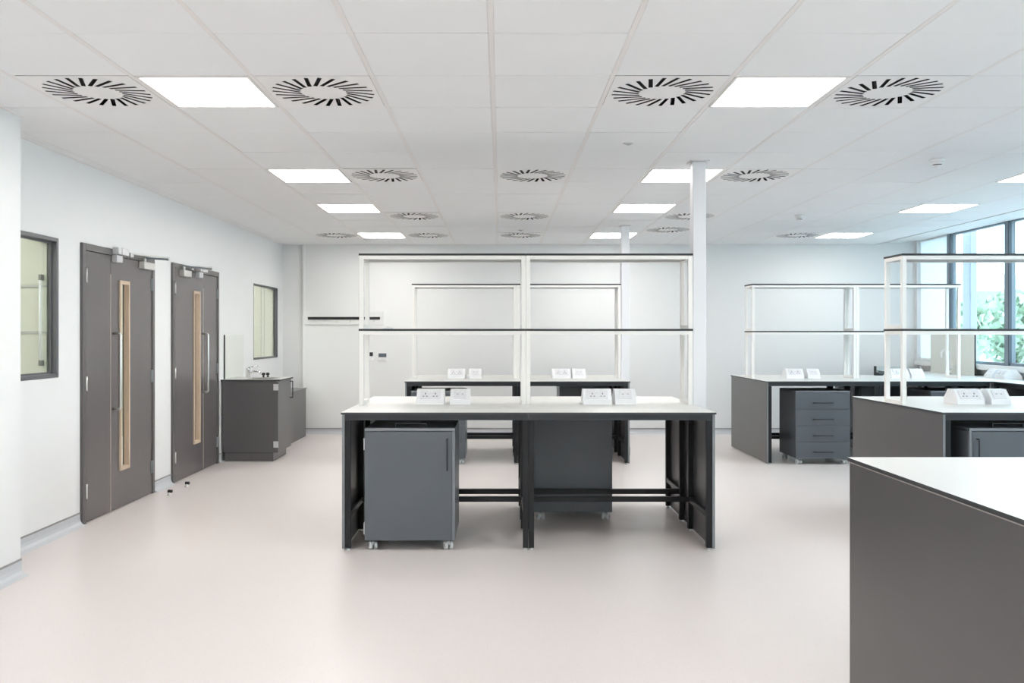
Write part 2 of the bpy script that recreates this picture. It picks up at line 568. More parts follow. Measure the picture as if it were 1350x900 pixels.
DL = {
    (-4, 0): 'round swirl air diffuser nearest the left wall, left of the nearest light',
    (-2, 0): 'round swirl air diffuser just right of the nearest left light',
    (1, 0): 'round swirl air diffuser just left of the nearest middle light',
    (3, 0): 'round swirl air diffuser just right of the nearest middle light',
    (-2, 4): 'round swirl air diffuser beside the second light of the left row',
    (0, 4): 'round swirl air diffuser in mid ceiling, between the second lights of two rows',
    (3, 4): 'round swirl air diffuser just right of the bare column and second middle light',
    (-2, 8): 'round swirl air diffuser beyond the third light of the left row',
    (0, 8): 'round swirl air diffuser in mid ceiling, between the third lights of two rows',
    (3, 8): 'round swirl air diffuser partly hidden by the near bare column',
    (3, 10): 'round swirl air diffuser seen just left of the near column, behind another',
    (-4, 11): 'round swirl air diffuser left of the farthest left light by the end wall',
    (-2, 11): 'round swirl air diffuser right of the farthest left light by the end wall',
    (0, 11): 'round swirl air diffuser in mid ceiling close to the end wall',
    (6, 11): 'round swirl air diffuser left of the farthest light beside the windows',
}
for (c, r) in DIFFS:
    t = thing('swirl_diffuser', DL[(c, r)], 'air vent', (GX0 + T * (c + .5), GY0 + T * (r + .5), CZ + 0.0002), 'swirl diffusers in the ceiling')
    link('faceplate', plate_me, t)
    link('plenum', plenum_me, t)
    for k in range(NS):
        pts, u, v = slot_pts(k)
        mid = (pts[0] + pts[1] + pts[2] + pts[3]) / 4
        o = link('vane', vane_me, t, (mid.x + v.x * 0.003, mid.y + v.y * 0.003, 0))
        o.rotation_euler = (0, 0, math.atan2(u.y, u.x))

# small ceiling fittings
def detector(x, y, label):
    t = thing('smoke_detector', label, 'smoke detector', (x, y, CZ - 0.001), 'smoke detectors')
    MB().lathe([(0.052, 0.0), (0.052, -0.014), (0.049, -0.02)], m=M['plastic'], n=24).build('base', t)
    MB().lathe([(0.044, -0.019), (0.042, -0.036), (0.036, -0.040)], m=M['plastic'], n=24).build('body', t)
    MB().lathe([(0.030, -0.039), (0.030, -0.046)], m=M['rubber'], n=20).build('vent_ring', t)
    MB().lathe([(0.034, -0.046), (0.032, -0.054), (0.014, -0.060), (0.004, -0.066)], m=M['plastic'], n=20).build('cap', t)
detector(3.20, 6.30, 'white smoke detector nearer the camera on the right ceiling')
detector(3.23, 9.28, 'white smoke detector farther off, left of the window-side lights')
def sensor(x, y, label):
    t = thing('ceiling_sensor', label, 'sensor', (x, y, CZ - 0.0005), 'recessed ceiling sensors')
    MB().lathe([(0.036, 0.0), (0.036, -0.003), (0.026, -0.005)], m=M['castor'], n=24).build('bezel', t)
    MB().lathe([(0.022, -0.004), (0.016, -0.010), (0.004, -0.013)], m=M['cable'], n=20).build('lens', t)
sensor(0.86, 5.78, 'small grey round sensor in the ceiling left of the bare column')
sensor(0.25, 10.6, 'small grey round sensor high beyond the middle diffusers')

# ------------------------------------------------------------------ rooms beyond the left wall
struct(b1(-6.0, -5.9, 4.3, 15.0, 0, 2.8, M['cream']).build('wall_corridor'), 'cream wall of the room beyond', 'wall')
struct(b1(-6.0, XL - 0.16, 4.3, 15.0, -0.05, 0.0, M['floor']).build('floor_corridor'), 'floor of the room beyond', 'floor')
struct(b1(-6.0, XL - 0.16, 4.3, 15.0, 2.75, 2.85, M['wall']).build('ceiling_corridor'), 'ceiling of the room beyond', 'ceiling')
pw = struct(MB().box(-5.9, XL - 0.162, 6.05, 6.10, 0, 2.75, M['cream']).box(XL - 0.162, XL - 0.066, 6.05, 6.081, 1.12, 2.095, M['cream']).build('wall_partition'), 'cream panelled partition seen through the near glazed opening', 'wall')
for z in (1.76, 1.434):
    b1(-5.0, XL - 0.067, 6.042, 6.05, z - 0.006, z + 0.006, M['cable']).build('panel_joint', pw)
ph = MB()
ph.cyl((-3.222, 6.015, 1.245), (-3.222, 6.015, 1.80), 0.010, n=10, m=M['plastic'])
po = ph.build('pale_bar', pw)  # pale upright bar with dark ends, just before the partition
mb = MB()
for z in (1.22, 1.82):
    mb.box(-3.230, -3.214, 6.005, 6.05, z - 0.02, z + 0.02, M['seam'])
mb.build('bar_end', po)
pw = struct(MB().box(-5.9, XL - 0.162, 12.02, 12.08, 0, 2.75, M['cream']).box(XL - 0.162, XL - 0.054, 12.02, 12.056, 1.10, 2.065, M['cream']).build('wall_partition_far'), 'cream panelled partition seen through the far glazed opening', 'wall')
for x in (-3.350, -3.305):
    b1(x - 0.004, x + 0.004, 12.014, 12.02, 0.1, 2.6, M['cable']).build('panel_joint', pw)
struct(b1(-6.0, XL - 0.16, 14.9, 15.0, 0, 2.8, M['cream']).build('wall_corridor_end'), 'end wall of the room beyond', 'wall')
struct(b1(-6.0, XL - 0.16, 4.3, 4.4, 0, 2.8, M['cream']).build('wall_corridor_start'), 'near wall of the room beyond', 'wall')
def area(x, y, size, energy):
    l = bpy.data.lights.new('room_lamp', 'AREA')
    l.size = size
    l.energy = energy
    l.color = (1.0, 0.98, 0.94)
    o = bpy.data.objects.new('room_lamp', l)
    COL.objects.link(o)
    o.location = (x, y, 2.7)
area(-4.2, 5.2, 0.6, 26)
area(-4.4, 8.6, 0.6, 40)
area(-4.2, 11.1, 0.6, 34)

# internal windows in the left wall
def inner_window(name, y0, y1, z0, z1, label, t=0.028, deep=0.062):
    f = MB()
    a, b = XL - deep, XL + 0.003
    f.box(a, b, y0, y0 + t, z0, z1, M['win_frame'], 0.002)
    f.box(a, b, y1 - t, y1, z0, z1, M['win_frame'], 0.002)
    f.box(a, b, y0 + t, y1 - t, z1 - t, z1, M['win_frame'], 0.002)
    f.box(a, b, y0 + t, y1 - t, z0, z0 + t, M['win_frame'], 0.002)
    o = struct(f.build(name), label, 'window')
    b1(a + 0.01, a + 0.016, y0 + t, y1 - t, z0 + t, z1 - t, M['glass']).build('pane', o)
    bd = MB()
    for (p, q, r, s) in ((y0 + t, y0 + t + 0.012, z0 + t, z1 - t), (y1 - t - 0.012, y1 - t, z0 + t, z1 - t), (y0 + t + .012, y1 - t - .012, z0 + t, z0 + t + 0.012), (y0 + t + .012, y1 - t - .012, z1 - t - 0.012, z1 - t)):
        bd.box(a + 0.016, a + 0.030, p, q, r, s, M['win_frame'])
    bd.build('glazing_bead', o)
inner_window('window_1', 5.192, 6.082, 1.117, 2.099, 'grey framed internal window between pier and first door')
inner_window('window_2', 10.882, 12.058, 1.097, 2.069, 'grey framed internal window above the low boxing', 0.012, 0.05)

# ------------------------------------------------------------------ doors
def bar_y(mb, x0, x1, y0, y1, z0, z1, hy0, hy1, hz0, hz1, m):
    """upright slab in the y-z plane with a rectangular hole"""
    mb.box(x0, x1, y0, hy0, z0, z1, m)
    mb.box(x0, x1, hy1, y1, z0, z1, m)
    mb.box(x0, x1, hy0, hy1, z0, hz0, m)
    mb.box(x0, x1, hy0, hy1, hz1, z1, m)

def make_door(name, label, y0, y1, split, vis, hy, closer_y, arm, lock_y, near_small):
    zt = 2.105
    fr = MB()
    a, b = XL - 0.13, XL + 0.022
    fr.box(a, b, y0, y0 + 0.05, 0.0, zt, M['door_frame'], 0.002)
    fr.box(a, b, y1 - 0.05, y1, 0.0, zt, M['door_frame'], 0.002)
    fr.box(a, b, y0 + 0.05, y1 - 0.05, zt - 0.052, zt, M['door_frame'], 0.002)
    d = struct(fr.build(name), label, 'door')
    lx0, lx1 = XL - 0.03, XL + 0.014
    z0, z1 = 0.008, zt - 0.056
    v0, v1, vz0, vz1 = vis[0], vis[1], 0.315, 1.852
    ya, yb = y0 + 0.053, y1 - 0.053
    # leaves
    if near_small:
        s0, s1, l0, l1 = ya, split - 0.002, split + 0.002, yb
    else:
        s0, s1, l0, l1 = split + 0.002, yb, ya, split - 0.002
    leaf = MB().box(lx0, lx1, s0, s1, z0, z1, M['door'], 0.0015).build('side_leaf', d)
    mb = MB()
    bar_y(mb, lx0, lx1, l0, l1, z0, z1, v0, v1, vz0, vz1, M['door'])
    big = mb.build('main_leaf', d)
    # lipping strip at the meeting edge
    b1(lx0, lx1 + 0.0006, split - 0.0075, split + 0.0035, z0, 1.9, M['lip']).build('lipping', d)
    # glazed slot
    bd = MB()
    t = 0.024
    p, q = lx1 - 0.03, lx1 + 0.013
    bd.box(p, q, v0 - 0.012, v0 + t - 0.012, vz0 - 0.01, vz1 + 0.01, M['oak'], 0.0015)
    bd.box(p, q, v1 - t + 0.012, v1 + 0.012, vz0 - 0.01, vz1 + 0.01, M['oak'], 0.0015)
    bd.box(p, q, v0 + t - 0.012, v1 - t + 0.012, vz0 - 0.01, vz0 + t - 0.005, M['oak'], 0.0015)
    bd.box(p, q, v0 + t - 0.012, v1 - t + 0.012, vz1 - t + 0.005, vz1 + 0.01, M['oak'], 0.0015)
    tag(bd.build('vision_frame', big), 'pale oak beading round the slot window')
    b1(lx0 + 0.006, lx0 + 0.012, v0, v1, vz0, vz1, M['glass']).build('vision_pane', big)
    # pull handle
    hb = MB()
    hx = lx1 + 0.062
    pts = [(lx1, hy, 1.43), (hx - 0.02, hy, 1.43)]
    for k in range(1, 6):
        an = k / 5 * PI / 2
        pts.append((hx - 0.02 + 0.02 * math.sin(an), hy, 1.41 + 0.02 * math.cos(an)))
    pts2 = []
    for k in range(0, 6):
        an = k / 5 * PI / 2
        pts2.append((hx - 0.02 + 0.02 * math.cos(an), hy, 0.84 - 0.02 * math.sin(an)))
    pts2.append((lx1, hy, 0.82))
    hb.tube(pts + pts2, 0.0105, 10, M['steel'])
    tag(hb.build('pull_handle', big), 'satin steel D shaped pull handle')
    # hinges
    for ye, par in ((ya, leaf if near_small else big), (yb, big if near_small else leaf)):
        for z in (1.865, 1.05, 0.24):
            hm = MB()
            sgn = 1 if ye == ya else -1
            hmat = M['steel'] if sgn > 0 else M['castor_dark']  # far-side hinges darker: the shade on them is put into the colour
            hm.box(lx1, lx1 + 0.006, min(ye - sgn * 0.004, ye + sgn * 0.022), max(ye - sgn * 0.004, ye + sgn * 0.022), z - 0.055, z + 0.055, hmat)
            hm.cyl((lx1 + 0.009, ye, z - 0.055), (lx1 + 0.009, ye, z + 0.055), 0.008, n=10, m=hmat)
            hm.build('hinge', par)
    # closer
    c0, c1 = closer_y
    cb = b1(lx1, lx1 + 0.052, c0, c1, 1.985, 2.048, M['silver'], 0.004).build('door_closer', big)
    am = MB()
    py = c0 + (c1 - c0) * 0.25
    e = arm
    am.cyl((lx1 + 0.03, py, 2.046), (lx1 + 0.03, py, 2.085), 0.012, n=12, m=M['steel'])
    def flat_bar(p0, p1, wd, th, m):
        p0, p1 = Vector(p0), Vector(p1)
        dd = (p1 - p0).normalized()
        n = Vector((-dd.y, dd.x, 0)) * wd / 2
        pts_ = [(p0 + n), (p1 + n), (p1 - n), (p0 - n)]
        am.prism([(q_.x, q_.y) for q_ in pts_], 'z', p0.z, p0.z + th, m)
    flat_bar((lx1 + 0.03, py, 2.074), (e[0], e[1], 2.074), 0.026, 0.016, M['handle_grey'])
    flat_bar((e[0], e[1], 2.091), (XL + 0.03, e[2], 2.091), 0.022, 0.012, M['silver'])
    am.cyl((e[0], e[1], 2.070), (e[0], e[1], 2.106), 0.014, n=12, m=M['steel'])
    am.box(XL + 0.02, XL + 0.045, e[2] - 0.03, e[2] + 0.03, 2.065, 2.10, M['steel'], 0.002)
    am.build('closer_arm', cb)
    # magnetic lock on the head of the frame
    k0, k1 = lock_y
    lk = b1(b, b + 0.052, k0, k1, 2.062, 2.118, M['silver_light'], 0.003).build('magnetic_lock', d)
    b1(b + 0.004, b + 0.0535, k0 + 0.055, k0 + 0.063, 2.0615, 2.1185, M['ped_edge']).build('seam', lk)
    ar = k0 + (k1 - k0) * 0.55
    tag(b1(lx1, lx1 + 0.045, k0 + 0.004, ar, 2.0, 2.058, M['silver_light'], 0.003).build('armature_plate', big), 'pale metal plate of the magnetic lock')
    return d

make_door('door_1', 'dark grey door and a half nearest the camera', 6.395, 7.727, 6.868, (7.027, 7.187), 6.905, (7.40, 7.625), (-2.94, 7.60, 7.20), (6.88, 7.075), True)
make_door('door_2', 'dark grey door and a half next to the sink cabinet', 8.156, 9.495, 9.009, (8.722, 8.882), 8.972, (8.327, 8.53), (-2.93, 8.70, 8.62), (8.765, 8.975), False)

# door stops
def door_stop(y, label):
    t = thing('door_stop', label, 'door stop', (-2.93, y, 0), 'floor door stops')
    MB().lathe([(0.020, 0.0), (0.020, 0.006), (0.012, 0.010), (0.011, 0.028)], m=M['steel'], n=16).build('stem', t)
    MB().cyl((-0.012, 0, 0.034), (0.026, 0.003, 0.034), 0.015, 0.013, n=16, m=M['rubber']).build('buffer', t)
door_stop(7.60, 'small black door stop on the floor beside the first door')
door_stop(8.02, 'small black door stop on the floor in front of the second door')

# ------------------------------------------------------------------ columns
def column(x0, x1, y0, y1, z1, label):
    t = thing('column', label, 'column', ((x0 + x1) / 2, (y0 + y1) / 2, 0), None)
    hx, hy = (x1 - x0) / 2, (y1 - y0) / 2
    b1(-hx, hx, -hy, hy, 0, z1 - 0.004, M['column'], 0.006).build('shaft', t)
    b1(-hx - 0.022, hx + 0.022, -hy - 0.022, hy + 0.022, z1 - 0.004, z1 - 0.0002, M['tee']).build('collar', t)
    b1(-hx - 0.006, hx + 0.006, -hy - 0.006, hy + 0.006, 0, 0.09, M['skirt'], 0.003).build('base_skirting', t)
column(1.422, 1.522, 6.36, 6.46, CZ - 0.0008, 'white square steel column standing behind the right end of the near bench')
column(1.422, 1.522, 10.13, 10.23, CZ - 0.0008, 'white square steel column farther back, behind the middle shelving')

# ------------------------------------------------------------------ exterior windows along the right wall
MY = [12.235, 11.415, 10.105, 8.795, 7.485, 6.175, 4.865, 3.555, 2.245, 0.935, -0.375, -1.685, -2.995]
def ext_window(name, y0, y1, first, label):
    """one bay between mullion centres y0<y1"""
    hw = 0.045
    x0, x1, z0, z1 = 5.95, 6.03, 1.052, 2.752
    f = MB()
    f.box(x0 + 0.0, x1, y1 - hw, y1 + hw, z0, z1, M['mull'], 0.003)
    f.box(x0 + 0.012, x1, y0 + hw, y1 - hw, z0, z0 + 0.035, M['mull'], 0.002)
    f.box(x0 + 0.012, x1, y0 + hw, y1 - hw, z1 - 0.02, z1, M['mull'], 0.002)
    o = struct(f.build(name), label, 'window')
    gk = MB()
    gk.box(x0 - 0.002, x0 + 0.03, y1 - hw - 0.004, y1 - hw + 0.016, z0, z1, M['mull_dark'])
    gk.box(x0 + 0.01, x1, y1 + hw, y1 + hw + 0.018, z0, z1, M['mull_dark'])
    gk.build('gasket', o)
    if first:
        b1(x0 + 0.02, x0 + 0.026, y0 + hw, y1 - hw, z0 + 0.035, z1 - 0.02, M['frost']).build('blind', o)
    b1(x0 + 0.045, x0 + 0.053, y0 + hw, y1 - hw, z0 + 0.035, z1 - 0.02, M['glass']).build('pane', o)
    return o
n = 3
for k in range(len(MY) - 1):
    yb, ya = MY[k], MY[k + 1]
    if k == 0:
        # last bay: its mullion stands on the camera side, so mirror the sides
        hw = 0.045
        f = MB()
        x0, x1, z0, z1 = 5.95, 6.03, 1.052, 2.752
        f.box(x0 + 0.012, x1, ya + hw, YB, z0, z0 + 0.035, M['wall'], 0.002)
        f.box(x0 + 0.012, x1, ya + hw, YB, z1 - 0.02, z1, M['wall'], 0.002)
        f.box(x0 - 0.03, x1, YB - 0.06, YB, z0, z1, M['wall'])
        o = struct(f.build('window_%d' % n), 'end window bay with its white blind down', 'window')
        b1(x0 + 0.02, x0 + 0.026, ya + hw, YB - 0.06, z0 + 0.035, z1 - 0.02, M['frost']).build('blind', o)
        b1(x0 + 0.045, x0 + 0.053, ya + hw, YB - 0.06, z0 + 0.035, z1 - 0.02, M['glass']).build('pane', o)
    else:
        ext_window('window_%d' % n, ya, yb, False, 'tall clear window bay with dark blue grey mullion, bay %d from the end wall' % (k + 1))
    n += 1

# outdoors
struct(b1(6.12, 90, -40, 90, -0.6, -0.35, M['paving']).build('ground_outside'), 'pale paving outside the windows', 'ground')
t = thing('outer_column', 'pale lilac flat column just outside the window', 'column', (6.55, 12.0, -0.35))
b1(-0.05, 0.05, -0.10, 0.10, 0, 4.2, M['lilac'], 0.01).build('shaft', t)
b1(-0.08, 0.08, -0.13, 0.13, 0, 0.12, M['lilac'], 0.01).build('base', t)
def tree(x, y, hh, r, label):
    t = thing('tree', label, 'tree', (x, y, -0.35), 'trees beyond the windows')
    MB().cyl((0, 0, 0), (0, 0, hh * 0.5), 0.14, 0.09, n=10, m=M['bark']).build('trunk', t)
    mb = MB()
    rr = random.Random(int(x * 10 + y))
    idx = mb.mi(M['leaf'])
    for k in range(900):
        a, b_ = rr.uniform(0, 2 * PI), rr.uniform(-1, 1)
        q = rr.uniform(0.55, 1.0)
        c = Vector((math.cos(a) * math.sqrt(1 - b_ * b_), math.sin(a) * math.sqrt(1 - b_ * b_), b_)) * q
        c = Vector((c.x * r, c.y * r, hh * 0.62 + c.z * hh * 0.40))
        s = rr.uniform(0.12, 0.24)
        d = Vector((rr.uniform(-1, 1), rr.uniform(-1, 1), rr.uniform(-1, 1))).normalized()
        u = d.orthogonal().normalized()
        v = d.cross(u)
        f = mb.bm.faces.new([mb.bm.verts.new(c + u * s), mb.bm.verts.new(c + v * s * .6), mb.bm.verts.new(c - u * s), mb.bm.verts.new(c - v * s * .6)])
        f.material_index = idx
    o = mb.build('foliage', t)
    o['kind'] = 'stuff'
for (x, y, hh, r, lab) in ((14.6, 27.5, 3.0, 1.0, 'low green tree left of the dark mullion'), (17.0, 28.5, 3.2, 1.15, 'low green tree behind the dark mullion'),
                           (19.5, 27.5, 3.0, 1.1, 'low green tree at the right picture edge')):
    tree(x, y, hh, r, lab)
bld = thing('office_building', 'pale overexposed building beyond the trees outside', 'building', (40, 62, -0.35))
b1(-16, 16, 0, 8, 0, 5.6, M['facade']).build('wall', bld)
b1(-16.2, 16.2, -0.2, 8.2, 5.6, 6.1, M['facade']).build('roof', bld)
for k in range(10):
    b1(-15.5 + k * 3.1, -13.0 + k * 3.1, -0.06, 0.1, 3.9, 4.9, M['facade_glass']).build('window', bld)

# ------------------------------------------------------------------ laboratory benches
BW, BD, BH = 2.453, 1.45, 0.908
leg_me = b1(0, 0.036, 0, 0.036, 0.016, 0.855, M['leg'], 0.0015).mesh('leg')
foot_me = MB().lathe([(0.015, 0.0), (0.015, 0.006), (0.007, 0.010), (0.007, 0.017)], m=M['castor'], n=12).mesh('foot')

def make_bench(label, loc, strip=False):
    t = thing('lab_bench', label, 'bench', loc, 'laboratory benches')
    wt = MB().box(-0.006, BW + 0.006, -0.012, BD + 0.004, BH - 0.013, BH, M['core'], 0.0, M['top'])
    wt.build('worktop', t)
    for x0 in (0.0, BW - 0.018):
        ep = b1(x0, x0 + 0.018, 0.0, BD - 0.008, 0.012, BH - 0.0145, M['gable'], 0.0012).build('end_panel', t)
        b1(x0 + 0.001, x0 + 0.017, -0.0008, 0.0, 0.013, BH - 0.016, M['ped_edge']).build('edge_band', ep)
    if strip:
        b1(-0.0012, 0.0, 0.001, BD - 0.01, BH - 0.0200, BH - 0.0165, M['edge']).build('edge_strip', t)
    mid = BW / 2
    xs = (0.019, mid - 0.037, mid + 0.001, BW - 0.055)
    ys = (0.004, 0.556, 0.860, 1.386)
    for x in xs:
        for yy in ys:
            lg = link('leg', leg_me, t, (x, yy, 0))
            link('foot', foot_me, lg, (0.018, 0.018, 0))
    for (xa, xb) in ((xs[0], xs[1]), (xs[2], xs[3])):
        for (ya, yb, inner) in ((ys[0], ys[1], ys[1]), (ys[2], ys[3], ys[2])):
            # top frame
            for yy in (ya, yb):
                b1(xa, xb + 0.036, yy, yy + 0.036, 0.8555, 0.8945, M['rail'], 0.001).build('top_rail', t)
            for xx in (xa, xb):
                b1(xx, xx + 0.036, ya + 0.036, yb, 0.8555, 0.8945, M['leg'], 0.001).build('side_rail', t)
                b1(xx + 0.003, xx + 0.033, ya + 0.036, yb, 0.212, 0.247, M['leg'], 0.001).build('low_side_rail', t)
            b1(xa + 0.036, xb, inner + 0.004, inner + 0.034, 0.210, 0.248, M['leg'], 0.001).build('stretcher', t)
    return t

bench_pos = {
    'near': (-1.043, 5.650, 0), 'far': (-1.043, 9.386, 0),
    'window_near': (2.907, 5.650, 0), 'window_far': (2.907, 9.386, 0), 'front': (1.410, 2.030, 0)}
make_bench('long black framed lab bench with white top, nearest whole bench in mid room', bench_pos['near'])
make_bench('long black framed lab bench directly behind the near middle bench', bench_pos['far'])
make_bench('long lab bench with grey end panel on the right, carrying the nearer right shelving', bench_pos['window_near'])
make_bench('long lab bench with grey end panel at the back right, reaching to the window bench', bench_pos['window_far'])
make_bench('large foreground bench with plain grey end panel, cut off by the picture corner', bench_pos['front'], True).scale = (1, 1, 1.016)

# shelving that stands on the benches
SW, SD = 2.425, 0.295
TIER = [(0.0, 0.538), (0.553, 1.086)]
ps = 0.031
def end_frame_me(z0, z1):
    mb = MB()
    mb.box(0, ps, 0, ps, z0, z1, M['white_steel'], 0.0015)
    mb.box(0, ps, SD - ps, SD, z0, z1, M['white_steel'], 0.0015)
    mb.box(0.0005, ps - 0.0005, ps, SD - ps, z0, z0 + 0.028, M['white_steel'], 0.001)
    mb.box(0.0005, ps - 0.0005, ps, SD - ps, z1 - 0.028, z1, M['white_steel'], 0.001)
    return mb.mesh('end_frame')
ef = [end_frame_me(*tz) for tz in TIER]
def make_shelving(label, loc):
    t = thing('bench_shelving', label, 'shelving', loc, 'open shelving on the benches')
    mid = SW / 2
    xs = (0.0, mid - ps - 0.001, mid + 0.001, SW - ps)
    for k, (z0, z1) in enumerate(TIER):
        for x in xs:
            link('end_frame', ef[k], t, (x, 0, 0))
        for (xa, xb) in ((xs[0] + ps, xs[1]), (xs[2] + ps, xs[3])):
            for yy in (0.0, SD - ps):
                b1(xa, xb, yy + 0.0005, yy + ps - 0.0005, z1 - 0.028, z1, M['white_steel'], 0.001).build('beam', t)
        b1(-0.003, mid - 0.0005, -0.004, SD + 0.004, z1, z1 + 0.0145, M['shelf'], 0.001).build('shelf_board', t)
        b1(mid + 0.0005, SW + 0.003, -0.004, SD + 0.004, z1, z1 + 0.0145, M['shelf'], 0.001).build('shelf_board', t)
    return t
sh0 = make_shelving('white two tier shelving with dark boards on the near middle bench', (-1.029, 6.250, BH))
dup(sh0, (-1.029, 9.986, BH), 'white two tier shelving with dark boards on the bench behind the middle one')
dup(sh0, (2.921, 6.250, BH), 'white two tier shelving at the right picture edge, on the nearer right bench')
dup(sh0, (2.921, 9.986, BH), 'white two tier shelving on the back right bench before the end wall')

# desktop socket boxes
def make_sockets(width, kind, label, loc, rz=0.0):
    t = thing('socket_box', label, 'socket', loc, 'white socket boxes on the benches')
    t.rotation_euler = (0, 0, rz)
    hw = width / 2
    prof = [(-0.10, 0.0), (0.10, 0.0), (0.10, 0.036), (0.036, 0.108), (-0.036, 0.108), (-0.10, 0.036)]
    MB().prism(prof, 'x', -hw, hw, M['plastic']).build('housing', t)
    # end cheeks, slightly proud
    for sx in (-1, 1):
        a, b = sorted((sx * hw, sx * (hw + 0.004)))
        MB().prism([(p * 1.02, q * 1.01) for p, q in prof], 'x', a, b, M['plastic']).build('end_cap', t)
    ang = math.atan2(0.072, 0.064)
    for s in (-1, 1):
        c = Vector((0, s * 0.068, 0.072))
        up = Vector((0, -s * math.cos(ang), math.sin(ang)))
        nrm = Vector((0, s * math.sin(ang), math.cos(ang)))
        ex = Vector((1, 0, 0))
        def slab(mb, cx, cu, wx, wu, h0, h1, m):
            pts = []
            idx = mb.mi(m)
            vs = []
            for hh in (h0, h1):
                for (i, j) in ((-1, -1), (1, -1), (1, 1), (-1, 1)):
                    vs.append(mb.bm.verts.new(c + ex * (cx + i * wx / 2) + up * (cu + j * wu / 2) + nrm * hh))
            fs = []
            for q in ((3, 2, 1, 0), (4, 5, 6, 7), (0, 1, 5, 4), (1, 2, 6, 5), (2, 3, 7, 6), (3, 0, 4, 7)):
                f = mb.bm.faces.new([vs[i] for i in q])
                f.material_index = idx
                fs.append(f)
            bmesh.ops.recalc_face_normals(mb.bm, faces=fs)
        mb = MB()
        slab(mb, 0, 0, min(width - 0.03, 0.15 if kind == 'double' else 0.09), 0.080, 0.0, 0.005, M['plastic_face'])
        fp = mb.build('faceplate', t)
        ho, rk = MB(), MB()
        if kind == 'double':
            for cx in (-0.037, 0.037):
                slab(ho, cx, 0.004, 0.006, 0.014, 0.005, 0.0056, M['hole'])
                slab(ho, cx - 0.012, -0.020, 0.011, 0.006, 0.005, 0.0056, M['hole'])
                slab(ho, cx + 0.012, -0.020, 0.011, 0.006, 0.005, 0.0056, M['hole'])
            for cx in (-0.010, 0.010):
                slab(rk, cx, 0.022, 0.013, 0.018, 0.005, 0.008, M['plastic'])
        else:
            for cx in (-0.018, 0.018):
                slab(ho, cx, 0.0, 0.012, 0.010, 0.005, 0.0056, M['cable'])
                slab(rk, cx, 0.018, 0.022, 0.012, 0.005, 0.007, M['plastic'])
        ho.build('pin_hole', fp)
        rk.build('rocker_switch', fp)
    return t
SX = ((-0.515, 0.192, 'double'), (-0.297, 0.136, 'single'), (0.710, 0.200, 'double'), (0.915, 0.146, 'single'))
for (key, dx, dy, which, names) in (
    ('near', 0, 0, (0, 1, 2, 3), ('double white socket box at the left of the near middle bench', 'narrow white data socket box right of the left double on the near middle bench',
                                  'double white socket box at the right of the near middle bench', 'narrow white data socket box right of the right double on the near middle bench')),
    ('far', 0, 3.736, (0, 1, 2, 3), ('double white socket box at the left of the bench behind the middle one', 'narrow white data socket box at the left of the bench behind the middle one',
                                     'double white socket box at the right of the bench behind the middle one', 'narrow white data socket box at the right of the bench behind the middle one')),
    ('wn', 3.95, 0, (0, 1), ('double white socket box on the nearer right bench under the shelving', 'narrow white data socket box beside the double on the nearer right bench')),
    ('wf', 3.95, 3.736, (0, 1, 2, 3), ('double white socket box at the left of the back right bench', 'narrow white data socket box at the left of the back right bench',
                                       'double white socket box at the right of the back right bench', 'narrow white data socket box at the right of the back right bench'))):
    for j, lab in zip(which, names):
        cx, wd, kd = SX[j]
        make_sockets(wd, kd, lab, (cx + dx, 6.372 + dy, BH))
# socket boxes on the window bench
make_sockets(0.192, 'double', 'double white socket box on the window bench, nearer one', (5.80, 9.82, BH), PI / 2)
make_sockets(0.136, 'single', 'narrow white data socket box on the window bench, farther one', (5.80, 10.06, BH), PI / 2)

# ------------------------------------------------------------------ mobile pedestals
PW, PD = 0.594, 0.55
def make_castor(parent, x, y, z1=0.067, yaw=0.0):
    c = MB()
    c.cyl((0, 0, 0.050), (0, 0, z1), 0.010, n=10, m=M['castor_dark'])
    c.box(-0.020, 0.020, -0.020, 0.022, z1 - 0.004, z1, M['castor_dark'])
    c.prism([(-0.020, 0.030), (0.010, 0.022), (0.016, 0.040), (0.004, 0.054), (-0.014, 0.050)], 'x', -0.0065, 0.0065, M['castor'])
    o = c.build('castor', parent, (x, y, 0))
    o.rotation_euler = (0, 0, yaw)
    for s in (-1, 1):
        wm = MB()
        a, b = sorted((s * 0.007, s * 0.027))
        wm.cyl((a, -0.006, 0.0255), (b, -0.006, 0.0255), 0.0255, n=18, m=M['castor'])
        wm.cyl((s * 0.0271, -0.006, 0.0255), (s * 0.0285, -0.006, 0.0255), 0.012, n=12, m=M['castor_dark'])
        wm.build('wheel', o)
def d_handle(mb, p0, p1, out, r, m):
    """square bar pull from p0 to p1 standing off along vector out"""
    p0, p1, out = Vector(p0), Vector(p1), Vector(out)
    mb.tube([p0, p0 + out * 0.92, p0 + out + (p1 - p0).normalized() * 0.006, p1 + out - (p1 - p0).normalized() * 0.006, p1 + out * 0.92, p1], r, 8, m)
